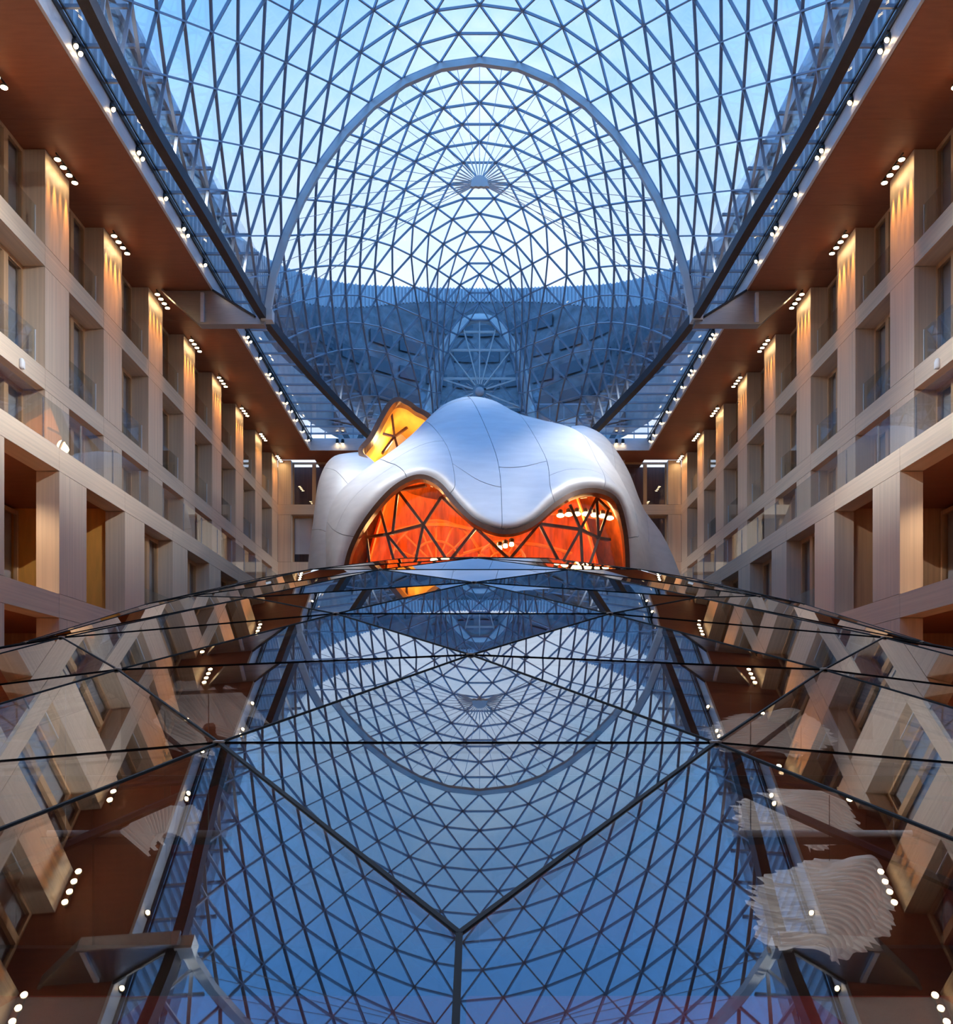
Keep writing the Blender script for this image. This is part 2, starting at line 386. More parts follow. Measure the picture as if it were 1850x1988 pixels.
ROW = 1.3; RS = range(-25, 16); NSEG = 18
rows = {}
for r in RS:
    ts = [i/NSEG for i in range(NSEG+1)] if r % 2 == 0 else [0]+[(i+.5)/NSEG for i in range(NSEG)]+[1]
    rows[r] = section(35.6+ROW*r, ts)
roof = empty('gridshell', (0, 35.6, 15.5), 'vaulted glass roof of triangular steel grid bars spanning the whole atrium', 'glass roof')
OFF = V((0, 35.6, 15.5))
bars, tris = [], []
for r in RS:
    A = rows[r]
    for i in range(len(A)-1): bars.append((A[i], A[i+1], r))
    if r+1 in rows:
        B = rows[r+1]; E, O = (A, B) if r % 2 == 0 else (B, A)
        for i in range(NSEG+1):              # E[i] joins O[i] and O[i+1]
            if i > 0: bars.append((E[i], O[i], r)) 
            if i < NSEG: bars.append((E[i], O[i+1], r))
            tris.append((E[i], O[i], O[i+1]))
            if i < NSEG: tris.append((E[i], E[i+1], O[i+1]))
def in_frame(p):
    if p.y < 1: return False
    px, py = VX+F*p.x/p.y, VY-F*p.z/p.y
    return -40 < px < 1890 and -40 < py < 1100
def centre(ps): return sum((V(p) for p in ps), V())/len(ps)
def inward(p): return (V((0, p.y, 17))-p).normalized()
vis = sorted((b for b in bars if in_frame(centre(b[:2])) and (b[0]-b[1]).length > .2), key=lambda b: -(b[0]-b[1]).length/b[0].y)
main = set(id(b) for b in vis[:300]); rest = MB()
for b in bars:
    if (b[0]-b[1]).length < .05: continue
    p, q2 = b[0]-OFF, b[1]-OFF; up = inward(centre(b[:2]))
    if id(b) in main: obj('grid_bar', MB().bar(p, q2, (.046), .088, up), M['bar'], roof)
    else: rest.bar(p, q2, (.046), .088, up)
obj('grid_bars', rest, M['bar'], roof, kind='stuff')
vist = sorted((t for t in tris if in_frame(centre(t))), key=lambda t: -((t[1]-t[0]).cross(t[2]-t[0])).length/t[0].y**2)
maint = set(id(t) for t in vist[:300]); restp = MB()
for t in tris:
    if ((t[1]-t[0]).cross(t[2]-t[0])).length < .02: continue
    up = inward(centre(t))*-.075
    pts = [p-OFF+up for p in t]
    if id(t) in maint: obj('glass_pane', MB().plate(pts, .02), M['roofglass'], roof)
    else: restp.plate(pts, .02)
obj('glass_panes', restp, M['roofglass'], roof, kind='stuff')
fine_t = [i/NSEG for i in range(NSEG+1)]
for DA in (35.6, 16.1):
    sec = section(DA, fine_t)
    obj('arch_rib', MB().ribbon([p+inward(p)*.16-OFF for p in sec], .24, .2, [V((0, 1, 0))]*len(sec)), M['arch'], roof)
for sx in (-1, 1):
    path = []
    for i in range(61):
        d = 2+53.5*i/60; xe, ze = interp(EDGE, d); path.append(V((sx*xe, d, ze-.08))-OFF)
    for _ in range(3): path = [path[0]]+[(path[i-1]+path[i]*2+path[i+1])/4 for i in range(1, 60)]+[path[-1]]
    o = obj('edge_beam', MB().ribbon(path, .27, .36, V((0, 0, 1))), M['edge'], roof)
    # ladder strip between gutter and edge beam
    d = 3.0; n = 0; pr = None
    while d < 55.6:
        xe, ze = interp(EDGE, d)
        a, b = V((sx*9.9, d, 17.07))-OFF, V((sx*(xe-.22), d, 17.07))-OFF
        obj('strip_rung', MB().bar(a, b, .07, .09), M['bar'], roof)
        if pr: obj('strip_pane', MB().plate([pr[0], pr[1], b, a], .02), M['roofglass'], roof)
        pr = (a, b); d += 1.3
# cable wheel in the plane of the arch
for DA in (35.6, 16.1):
    wheel = empty('cable_wheel', (0, DA, 20.4), 'white steel hub with thin radiating cables inside the '+('big arch above the silver shell' if DA > 30 else 'near arch, mirrored in the canopy'), 'cable wheel')
    hub = MB(); hp = [V((.30*math.cos(a), 0, .26*math.sin(a))) for a in [math.pi*k/12 for k in range(13)]]+[V((x, 0, -.14-.03*(k % 2))) for k, x in enumerate((-.34, -.24, -.14, -.04, .06, .16, .26, .36))]
    obj('hub', hub.plate(hp, .16), M['arch'], wheel)
    for i in range(1, 30):
        p = section(DA, [i/30])[0]-V((0, DA, 20.4)); 
        if p.length < .5: continue
        u = p.normalized()
        obj('cable', MB().tube([u*.9, p-u*.2], .011, 5), M['cable'], wheel)
        obj('turnbuckle', MB().tube([u*.26, u*.6, u*.85, u*1.05], .03, 6, radii=[.014, .026, .026, .008]), M['arch'], wheel)
    for sx in (-1, 1): obj('cable', MB().tube([V((sx*.4, 0, 0)), V((sx*7.9, 0, -4.7))], .014, 5), M['cable'], wheel)

# end gable: arch, transoms, fan of struts with hub, glass
DG = 55.3
gable = empty('gable_fan', (0, DG, 19.6), 'fan of steel struts around a white hub in the far roof gable', 'gable window')
GO = V((0, DG, 19.6))
GARC = [(-3.05, 16.9), (-2.98, 18.2), (-2.75, 19.6), (-2.5, 20.9), (-2.05, 22.1), (-1.35, 23.1), (-.7, 23.7), (0, 23.85)]
GARC = GARC+[(-x, z) for x, z in GARC[-2::-1]]
garc = [V((x, DG, z))-GO for x, z in GARC]
dense = [catmull([tuple(p) for p in garc], i/48) for i in range(49)]
obj('arch_rib', MB().ribbon(dense, .45, .3, [V((0, 1, 0))]*49), M['arch'], gable)
obj('glass_pane', MB().plate([p+V((0, .25, 0)) for p in dense[::2]], .03), M['roofglass'], gable)
for z, x in ((23.05, 1.4), (22.0, 2.1), (20.35, 2.6), (18.7, 2.9)):
    obj('transom', MB().bar(V((-x, DG, z))-GO, V((x, DG, z))-GO, .12, .12), M['arch'], gable)
obj('hub', MB().lathe([(.05, -.14), (.24, -.1), (.29, 0), (.24, .1), (.05, .14)], 20, axis='y'), M['white'], gable, True)
for i in range(4, 45, 5):
    p = dense[i]; u = p.normalized(); obj('strut', MB().bar(u*.4+V((0, -.1, 0)), p+V((0, -.1, 0)), .07, .09, (0, 1, 0)), M['arch'], gable)
for i in range(22):
    u = V((math.cos(i*math.pi/11), 0, math.sin(i*math.pi/11))); obj('spike', MB().tube([u*.4, u*.75, u*.95], .03, 5, radii=[.018, .03, .01]), M['white'], gable)
lat = [(-2.4, 18.7), (0, 18.7), (2.4, 18.7), (-1.2, 20.35), (1.2, 20.35), (-2.3, 20.35), (2.3, 20.35), (0, 22.0), (-1.7, 22.0), (1.7, 22.0), (-.8, 23.0), (.8, 23.0)]
for a_, b_ in ((0, 3), (1, 3), (1, 4), (2, 4), (0, 5), (2, 6), (3, 7), (4, 7), (3, 8), (4, 9), (5, 8), (6, 9), (7, 10), (7, 11), (8, 10), (9, 11)):
    obj('lattice_bar', MB().bar(V((lat[a_][0], DG+.55, lat[a_][1]))-GO, V((lat[b_][0], DG+.55, lat[b_][1]))-GO, .09, .1, (0, 1, 0)), M['bar'], gable)
# flat glazed end screen below the gable
scr = empty('end_screen', (0, 56, 17), 'clear glazed screen with thin vertical mullions above the far pale fascia', 'glass screen')
for x in [-9.9+.825*i for i in range(25)]: obj('mullion', MB().box(x-.025, x+.025, -.04, .04, .0, 2.1), M['bar'], scr)
for z in (.05, 1.0, 2.1): obj('rail', MB().box(-9.9, 9.9, -.05, .05, z-.04, z+.04), M['bar'], scr)
for i in range(24): obj('glass_pane', MB().box(-9.9+.825*i+.025, -9.9+.825*(i+1)-.025, -.01, .01, .05, 2.1), M['roofglass'], scr)
for sx, w_ in ((-1, 'left'), (1, 'right')):
    for x0, x1 in ((9.0, 7.6), (6.2, 7.2)):
        obj('brace', MB().bar((sx*x0, .3, 2.3), (sx*x1, .3, -.2), .3, .3), M['gutter'], scr)
    obj('tie_rod', MB().tube([(sx*9.3, -.4, 1.2), (sx*7.6, -.6, .75), (sx*5.2, -.8, -.1)], .04, 6), M['gutter'], scr)

# ------------------------------------------------------------------ buildings outside, seen through the roof
for sx, nm in ((-1, 'left'), (1, 'right')):
    eb = empty('upper_storey', (sx*10.7, 20, 17.1), f'set-back blue grey upper storey outside the roof glass above the {nm} wall', 'facade', 'set-back upper storeys')
    b = lambda x0, x1, y0, y1, z0, z1: MB().box(*sorted((sx*(x0-10.7), sx*(x1-10.7))), y0-20, y1-20, z0-17.1, z1-17.1)
    y = 1.0
    while y < 43: obj('cladding_panel', b(10.7, 10.9, y+.012, y+1.03, 17.1, 20.35), M['clad'], eb); y += 1.04
    obj('window_band', b(10.75, 10.9, 1, 43, 20.35, 21.2), M['dark_glass'], eb)
    obj('parapet', b(10.6, 10.9, 1, 43, 21.2, 21.9), M['fascia'], eb)
    fr = MB()
    y = 1.0
    while y < 43: v_ = b(10.62, 10.7, y-.02, y+.02, 17.1, 20.35); n = len(fr.v); fr.v += v_.v; fr.f += [tuple(n+i for i in f) for f in v_.f]; y += .52
    obj('standing_seams', fr, M['fascia'], eb, kind='stuff')
PL = [(-10.7, 43, 22.1, 20.9), (-10.4, 50, 24.3, 22.7), (-8.2, 57, 26.7, 25.2), (-4.2, 61, 28.3, 27.3), (0, 62.5, 28.9, 28.0)]
PL = PL+[(-a, b, c, d) for a, b, c, d in PL[-2::-1]]
pl = [catmull([p[:3] for p in PL], i/80) for i in range(81)]; pl2 = [catmull([(p[0], p[1], p[3]) for p in PL], i/80) for i in range(81)]
cv = empty('curved_facade', (0, 62.5, 16), 'dark curved facade with a pale ribbed metal crown outside the far end of the roof', 'facade')
CO = V((0, 62.5, 16))
obj('crown', MB().grid([[p-CO for p in pl], [q_-CO for q_ in pl2]]).grid([[p+V((0, .6, -.3))-CO for p in pl], [p-CO for p in pl]]), M['fascia'], cv)
rb = MB()
for i in range(0, 161):
    t_ = i/160; a = catmull([p[:3] for p in PL], t_)-CO; b_ = catmull([(p[0], p[1], p[3]) for p in PL], t_)-CO
    rb.bar(a+V((0, -.06, 0)), b_+V((0, -.06, 0)), .09, .14, (0, 1, 0))
obj('crown_ribs', rb, M['clad'], cv, kind='stuff')
obj('dark_wall', MB().grid([[q_-CO for q_ in pl2], [V((q_.x, q_.y, 19.6))-CO for q_ in pl2]]), M['farwall'], cv)
obj('pale_wall', MB().grid([[V((q_.x, q_.y-.05, 19.6))-CO for q_ in pl2], [V((q_.x, q_.y-.05, 17.3))-CO for q_ in pl2]]), M['farpale'], cv)
for zz in (20.6, 22.3, 24.0, 25.7):
    for i in range(4, 77, 4):
        a, b_ = pl2[i], pl2[i+3] if i+3 < 81 else pl2[80]
        if min(a.z, b_.z) < zz+1.3: continue
        obj('window_pane', MB().plate([V((a.x, a.y-.12, zz))-CO, V((b_.x, b_.y-.12, zz))-CO, V((b_.x, b_.y-.12, zz+.75))-CO, V((a.x, a.y-.12, zz+.75))-CO], .06), M['farwin'], cv)

# ------------------------------------------------------------------ steel brackets
for sx, nm, D in ((-1, 'left', 35.6), (1, 'right', 35.6), (-1, 'left', 16.1), (1, 'right', 16.1)):
    base = V((sx*12.0, D, 16.3))
    br = empty('steel_bracket', base, f'brushed steel corbel under the {nm} soffit '+('carrying the roof edge beam' if D > 30 else 'near the camera, mirrored in the canopy'), 'bracket', 'roof brackets')
    poly = [(318, 567), (390, 632), (515, 632), (515, 612), (497, 618), (415, 567)]
    pts = [P(x, y, 35.6) for x, y in poly]; pts = [V((p.x*(-sx), D, p.z))-base for p in pts]
    obj('web_plate', MB().plate(pts, .22), M['steel'], br)
    fl = MB()
    for a, b in ((0, 1), (1, 2)): fl.bar(pts[a], pts[b], .42, .07, (0, 0, 1))
    obj('flange', fl, M['steel'], br)
    obj('stiffener', MB().bar(pts[1]+V((-sx*.1, -.16, .05)), pts[1]+V((-sx*.1, -.16, 1.15)), .12, .1, (0, 1, 0)), M['fascia'], br)
    obj('top_flange', MB().bar(pts[4], pts[5], .4, .06, (0, 0, 1)), M['gutter'], br)
    obj('bearing', MB().box(pts[3].x-.12, pts[3].x+.3, -.2, .2, pts[3].z-.25, pts[3].z+.15), M['arch'], br)

# ------------------------------------------------------------------ lamps on the fascia and on the columns
rim_l = [90, 105, 213, 297, 309, 386, 445, 458, 515, 655, 664, 696, 727, 735, 763, 783, 799, 816, 838, 855]
rim_r = [78, 100, 200, 293, 307, 378, 443, 455, 508, 650, 658, 692, 720, 728, 752, 775, 800, 822, 845, 857]
can = MB().lathe([(.05, .0), (.085, .02), (.09, .2), (.07, .26)], 12).mesh('housing', M['black'])
lens = MB().lathe([(.06, -.005), (.06, .02)], 12).mesh('lens', M['glow'])
arm = MB().bar((0, 0, .2), (.16, 0, .3), .03, .05).mesh('bracket_arm', M['gutter'])
ordn = ['first','second','third','fourth','fifth','sixth','seventh','eighth','ninth','tenth','eleventh','twelfth','thirteenth','fourteenth','fifteenth','sixteenth','seventeenth','eighteenth','nineteenth','twentieth','twenty-first','twenty-second','twenty-third','twenty-fourth','twenty-fifth','twenty-sixth','twenty-seventh','twenty-eighth']
for sx, nm, lst in ((-1, 'left', rim_l), (1, 'right', rim_r)):
    ds = [6, 9, 12, 12.7, 16, 18.5]+[16.62*F/(VY-y) for y in lst]
    for i, d in enumerate(ds):
        seen = i-6
        lab = f'small black spotlight on the {nm} skylight fascia, {ordn[seen]} from the near end' if seen >= 0 else f'small black spotlight on the {nm} skylight fascia, {ordn[-1-seen]} one before the frame edge'
        sp = empty('fascia_spotlight', (sx*9.82, d, 16.62), lab, 'spotlight', f'spotlights on the {nm} fascia')
        aim = V((-sx*.8, -.35, -1)).normalized(); rot = aim.to_track_quat('-Z', 'Y').to_euler(); 
        put('housing', can, sp).rotation_euler = rot; put('lens', lens, sp).rotation_euler = rot
        a = put('bracket_arm', arm, sp); a.scale = (sx, 1, 1)
        if i % 2 == 0 and not 32.5 < d < 41:       # the floods beside the silver shell are dimmed
            ty = random.uniform(-.4, .4) if d < 24 else (.45 if d < 32 else .5)
            lamp('lamp', 'SPOT', sp, aim*.1, RIM_W*(1 if d < 24 else .11 if d < 32 else .12), (.94, .97, 1.0), V((-sx*1.0, ty, random.uniform(-.75, -.5))), spot_size=1.2, spot_blend=.8, shadow_soft_size=.15)
for x, nm in ((-8.32, 'left'), (-8.0, 'left'), (8.0, 'right'), (8.38, 'right')):
    sp = empty('end_spotlight', (x, 55.7, 16.7), f'small dark spotlight on the far pale fascia, {"outer" if abs(x) > 8.1 else "inner"} one of the {nm} pair', 'spotlight', 'spotlights on the far fascia')
    put('housing', can, sp); put('lens', lens, sp)
slen = MB().lathe([(.07, 0), (.1, -.03), (.1, -.06)], 12).mesh('shade', M['black'])
sl2 = MB().lathe([(.085, -.058), (.085, -.075)], 12).mesh('lens', M['glow'])
for sx, nm in ((-1, 'left'), (1, 'right')):
    for k in range(-6, 8):
        y = Y0+PITCH*k
        lab = f'four warm spotlights in a row atop the {ordn[k]} {nm} wall column in view' if k >= 0 else f'four warm spotlights in a row atop the {nm} wall column {ordn[-1-k]} before the frame'
        cl = empty('column_washer', (sx*(XU-.26), y, CEIL-.12), lab, 'spotlight', f'column spotlights of the {nm} wall')
        obj('rail', MB().box(-.015, .015, .1, 1.5, .04, .08), M['black'], cl)
        for j in range(4):
            yy = .2+.385*j
            put('shade', slen, cl, (0, yy, 0)); put('lens', sl2, cl, (0, yy, 0))
            lamp('lamp', 'SPOT', cl, (sx*.13, yy, -.09), COLUMN_W*random.uniform(.45, 1.6), (1, .40, .09), V((sx*.045, 0, -1)), spot_size=.42, spot_blend=1.0, shadow_soft_size=.03)
for sx, nm in ((-1, 'left'), (1, 'right')):
    d = 25.4; sn = empty('beam_lamp', (sx*(XU-.04), d, 9.75), f'small white capsule fitting on the middle beam of the {nm} wall near the frame edge', 'fitting')
    obj('body', MB().lathe([(.03, -.14), (.07, -.1), (.07, .1), (.03, .14)], 12), M['white'], sn, True)
    obj('back_plate', MB().box(-.03, .03, .06, .14, -.1, .1), M['fascia'], sn)

# ------------------------------------------------------------------ the sculptural hall in the middle
DECK = 1.8
obj('floor_deck_added', MB().box(-7, 7, 18.6, YB, DECK-.4, DECK), M['darkwood'], kind='structure')  # added deck: raises the hall and keeps the view under the canopy dark
obj('floor_deck_front_added', MB().box(-7, 7, 18.6, 18.8, FLOOR, DECK-.4), M['darkwood'], kind='structure')  # added dark front: hides the glowing hall behind the canopy glass
hall = empty('sculptural_hall', (0, 34, DECK), 'huge curving silver metal shell shaped like an animal head with glowing orange wooden interior', 'sculptural hall')
HO = V((0, 34, DECK))
def pts(lst): return [P(*p)-HO for p in lst]
R0 = [(660,1330,32),(668,1180,32),(672,1100,31.6),(690,1045,31.2),(725,990,30.6),(768,945,30.2),(812,925,30),(850,938,29.8),(885,977,29.4),(925,1013,29.0),(978,1031,28.8),(1030,1018,29.0),(1080,978,29.4),(1120,956,29.8),(1160,953,30.2),(1194,972,30.8),(1212,1025,31.4),(1218,1090,31.8),(1218,1180,32.2),(1220,1330,32.2)]
R1 = [(640,1330,32.2),(648,1185,32.1),(648,1100,31.7),(663,1040,31.4),(700,978,30.8),(750,930,30.4),(812,903,30.1),(860,913,29.8),(898,952,29.4),(935,985,29.0),(980,1000,28.8),(1026,986,29.0),(1070,946,29.4),(1112,927,29.8),(1163,928,30.2),(1206,955,30.8),(1228,1020,31.5),(1235,1090,32.0),(1237,1185,32.4),(1240,1330,32.4)]
R2 = [(630,1330,33),(638,1185,33),(638,1095,32.7),(645,1030,32.5),(672,970,32),(725,923,31.7),(790,880,31.4),(840,862,31.2),(882,865,31.0),(922,875,30.8),(968,882,30.7),(1012,883,30.8),(1057,880,31),(1106,880,31.3),(1152,895,31.6),(1195,940,32.1),(1230,1010,32.8),(1255,1085,33.4),(1268,1185,33.8),(1280,1330,33.8)]
R3 = [(630,1330,34),(636,1185,34),(637,1090,34),(637,1020,34),(655,968,34),(705,921,34),(757,886,34.3),(800,847,34.6),(835,808,34.9),(870,781,35),(912,770,35.2),(955,778,35.2),(998,802,35),(1050,817,34.8),(1105,832,34.5),(1160,872,34.3),(1205,940,34.3),(1250,1040,34.8),(1290,1140,35),(1330,1330,35)]
H = [pts(R0), pts(R1), pts(R2), pts(R3)]
H.append([p+V((-p.x*.06, 4.5, -1.3*max(0, p.z/10.5))) for p in H[3]])
H.append([p+V((-p.x*.22, 9.5, -5.5*max(0, p.z/10.5))) for p in H[3]])
for r_ in H:
    for p in r_: p.z = max(p.z, 0.0)
def surf(G, u, v):
    cols = [catmull([tuple(p) for p in row], u) for row in G]
    return catmull([tuple(p) for p in cols], v)
def patch(G, u0, u1, v0, v1, nu, nv, th=.06, flip=False):
    rows_ = [[surf(G, u0+(u1-u0)*i/nu, v0+(v1-v0)*j/nv) for i in range(nu+1)] for j in range(nv+1)]
    return MB().slab(rows_, -th if flip else th)
ucuts = [0, .16, .29, .40, .52, .63, .75, .86, 1]; 
vcuts = [[0, .38, .72, 1], [0, .33, .68, 1], [0, .42, .62, 1], [0, .30, .56, 1], [0, .36, .6, 1], [0, .28, .55, 1], [0, .4, .7, 1], [0, .36, .7, 1]]
for i in range(8):
    for j in range(3):
        gu, gv = .0005, .0010
        obj('steel_panel', patch(H, ucuts[i]+(gu if i else 0), ucuts[i+1]-(gu if i < 7 else 0), vcuts[i][j]+(gv if j else .001), vcuts[i][j+1]-gv, 10, 12, .05), M['skin'], hall, True)
inner = [[p+V((-p.x*.02, .12, -.10)) for p in r_] for r_ in H]
lin = [[p+V((-p.x*s_, dy, -dz*max(0, min(1, p.z/6)))) for p in r_] for r_, s_, dy, dz in zip(H[:5], (.005, .03, .05, .06, .08), (.02, .35, .4, .3, 0), (.02, .3, .45, .6, .8))]
obj('backing', patch([[p+V((-p.x*.012, .06, -.10*min(1, p.z/4))) for p in r_] for r_ in H], 0, 1, .01, 1, 90, 30, .02), M['seam'], hall, True)
obj('lining', patch(lin, 0, 1, 0, 1, 90, 24, .03), M['orange'], hall, True)
rimp = [catmull([tuple(p) for p in H[0]], i/120) for i in range(121)]
obj('mouth_rim', MB().ribbon([p+V((-p.x*.006, -.02, -.07)) for p in rimp], .15, .42, [V((0, 1, 0))]*121), M['rim'], hall)
# interior: floor stage, rear wall with arcs and lattices
back = []
for j in range(13):
    z = 7.2*j/12; back.append([V((4.9*math.sin(a)*(1-.35*(j/12)**2)+.1, 2.2+3.2*math.cos(a)-1.5*(j/12)**2, z*1.0)) for a in [(-1.9+3.8*i/36) for i in range(37)]])
obj('rear_wall', MB().slab(back, .06), M['orange'], hall, True)
obj('hall_floor', MB().box(-4.6, 4.6, -1.6, 5, .0, 3.2), M['orange'], hall)
def lattice(cx_, cz_, r, y, n=8):
    m_ = MB(); m_.tube([V((cx_+r*math.cos(t), y, cz_+r*math.sin(t)))for t in [math.pi*k/14 for k in range(15)]], .06, 6)
    m_.tube([V((cx_+.55*r*math.cos(t), y-.05, cz_+.55*r*math.sin(t)))for t in [math.pi*k/12 for k in range(13)]], .045, 6)
    for k in range(1, n): 
        t = math.pi*k/n; m_.tube([V((cx_, y, cz_)), V((cx_+r*math.cos(t), y, cz_+r*math.sin(t)))], .04, 6)
    return m_
a = P(845, 1062, 35)-HO; obj('wood_lattice', lattice(a.x, a.z-.6, 1.7, 1.6), M['lattice'], hall)
a = P(975, 1075, 34)-HO; obj('wood_lattice', lattice(a.x, a.z-.3, .9, 0.8, 6), M['lattice'], hall)
for px0, px1, py, rise in ((735, 960, 1040, 22), (940, 1200, 1012, 14), (900, 1110, 1075, 20)):
    obj('wood_arc', MB().tube([P(px0+(px1-px0)*k/16, py-rise*math.sin(math.pi*k/16), 35.4)-HO for k in range(17)], .07, 6), M['lattice'], hall)
bars_px = [((772,952),(822,1019)),((772,952),(762,1038)),((857,965),(822,1019)),((710,1043),(751,1038)),((751,1038),(822,1019)),((822,1019),(809,1078)),((822,1019),(858,1073)),((736,982),(751,1038)),((751,1038),(764,1086)),((751,1038),(787,1082)),((708,1015),(717,1090)),((772,952),(827,942)),((736,982),(772,952)),((924,1025),(888,1070)),((924,1025),(963,1062)),((1047,1017),(1000,1073)),((1047,1017),(1081,1083)),((1106,980),(1127,1028)),((1158,967),(1127,1028)),((1127,1028),(1095,1086)),((1127,1028),(1130,1088)),((1047,1017),(1127,1028)),((1127,1028),(1162,1045)),((1162,1045),(1183,1048)),((1158,967),(1162,1045)),((1181,989),(1162,1045)),((1162,1045),(1146,1092)),((857,965),(924,1025)),((1158,967),(1181,989))]
def gd(px): return interp([(660, 32.0), (812, 30.8), (980, 29.9), (1130, 30.6), (1220, 32.2)], px)[0]
for (x0, y0), (x1, y1) in bars_px:
    if y1 > 1058: x1 += (x1-x0)*.8; y1 += (y1-y0)*.8
    obj('glazing_bar', MB().bar(P(x0, y0, gd(x0))-HO, P(x1, y1, gd(x1))-HO, .085, .14, (0, 1, 0)), M['bars'], hall)
gl = [[], []]
for i in range(49):
    p = catmull([tuple(P(*q)-HO) for q in R0[2:-2]], i/48); px_ = R0[2][0]+(R0[-3][0]-R0[2][0])*i/48
    gl[0].append(p+V((0, .55, -.1))); gl[1].append(V((p.x, p.y+.5, .1)))
obj('glazing', MB().slab(gl, .02), M['pane'], hall)
# rear left scoop with amber lining
E = [(760,950,36.2),(722,908,36.5),(703,881,36.9),(722,853,37.1),(740,819,37.3),(757,791,37.5),(773,782,37.7),(792,787,37.8),(809,799,37.9),(828,809,37.9),(852,832,38),(880,880,38)]
En = pts(E)
cen = P(775, 880, 41)-HO
sc = [En, [p.lerp(cen, .25)+V((0, 1.6, 0)) for p in En], [p.lerp(cen, .55)+V((0, 2.6, 0)) for p in En], [p.lerp(cen, .95)+V((0, 2.8, 0)) for p in En]]
obj('scoop_lining', patch(sc, 0, 1, 0, 1, 40, 14, .05, True), M['amber'], hall, True)
ed = [catmull([tuple(p) for p in En], i/60) for i in range(61)]
obj('scoop_rim', MB().ribbon(ed, .2, .6, [V((0, 1, 0))]*61), M['rim'], hall)
so = [[p+V((0, .1, .12)) for p in En], [p+V((-.15, 1.5, .25)) for p in En], [p+V((.2, 4, -.6)) for p in En], [p+V((.5, 7, -3)) for p in En]]
obj('steel_panel', patch(so, 0, 1, 0, 1, 40, 12, .05), M['skin'], hall, True)
for (x0, y0), (x1, y1) in (((766,848),(742,880)), ((766,848),(790,830)), ((766,848),(760,800)), ((766,848),(735,840)), ((766,848),(780,900))):
    obj('glazing_bar', MB().bar(P(x0, y0, 38.6)-HO, P(x1, y1, 38.2)-HO, .09, .12, (0, 1, 0)), M['bars'], hall)
LB = [pts([(640,1330,35.4),(640,1120,35.4),(642,1020,35.4),(662,960,35.4),(705,924,35.4),(735,905,35.6)]),
      pts([(605,1330,35.8),(615,1120,35.8),(624,1010,35.8),(640,935,36),(674,893,36.2),(712,884,36.6)]),
      pts([(585,1330,37),(597,1120,37),(608,1010,37),(620,930,37),(648,886,37.3),(702,879,37.2)]),
      pts([(600,1330,41),(607,1120,41),(620,1010,41),(640,930,41),(690,890,41),(730,880,41)]),
      pts([(660,1330,46),(670,1120,46),(680,1010,46),(700,960,46),(740,930,46),(770,920,46)])]
LR = [pts([(1103,850,35.2),(1150,882,35),(1192,935,34.9),(1225,1000,35),(1255,1070,35),(1290,1150,35.2),(1330,1330,35.2)]),
      pts([(1108,834,36.2),(1144,842,36.3),(1186,880,36.4),(1225,950,36.4),(1256,1030,36.4),(1308,1140,36.4),(1370,1330,36.4)]),
      pts([(1108,829,38),(1136,828,38),(1176,850,38),(1216,908,38),(1248,985,38),(1305,1076,38),(1395,1330,38)]),
      pts([(1090,860,42),(1120,850,42),(1160,875,42),(1195,930,42),(1225,1000,42),(1290,1120,42),(1360,1330,42)]),
      pts([(1060,930,46),(1080,930,46),(1110,950,46),(1140,990,46),(1165,1040,46),(1210,1130,46),(1250,1330,46)])]
for G_ in (LB, LR):
    for r_ in G_:
        for p in r_: p.z = max(p.z, 0)
    for u0, u1 in ((0, .36), (.36, .68), (.68, 1)):
        for v0, v1 in ((0, .5), (.5, 1)):
            obj('steel_panel', patch(G_, u0+(.001 if u0 else 0), u1-(.001 if u1 < 1 else 0), v0+(.001 if v0 else 0), v1-.001, 10, 10, .05, False), M['skin'], hall, True)
# lamps inside the hall
for i, (px, py, d) in enumerate([(1088,1001,33.5),(1104,999,33.5),(1120,998,33.5),(1137,998,33.5),(1154,1000,33.5),(1170,1002,33.5),(1184,1006,33.5),(970,1064,32.5),(981,1060,32.5),(993,1057,32.5)]):
    p = P(px, py, d)
    row_ = i < 7
    ll = empty('hall_lamp', p, f'glowing lamp inside the hall, {ordn[i] if row_ else ordn[i-7]} from left in the {"row under the right brow" if row_ else "cluster amid the mouth"}', 'lamp', 'lamps in the row under the right brow' if row_ else 'lamps in the middle of the mouth')
    obj('lens', MB().lathe([(.06, -.06), (.13 if row_ else .08, -.03), (.13 if row_ else .08, .03), (.05, .07)], 10), M['hallglow'], ll)
    obj('housing', MB().lathe([(.09, .07), (.09, .18), (.03, .22)], 10), M['gutter'], ll)
for p, pw in ((P(845, 972, 33.2), 2.3), (P(960, 1060, 32.6), .9), (P(1140, 1003, 33.8), 1.2), (P(760, 1060, 33.4), .5)):
    lamp('hall_light', 'POINT', hall, p-HO, HALL_W*pw, (1, .55, .2), shadow_soft_size=.35)
lamp('scoop_light', 'POINT', hall, P(765, 868, 38.6)-HO, HALL_W*1.5, (1, .66, .26), shadow_soft_size=.3)

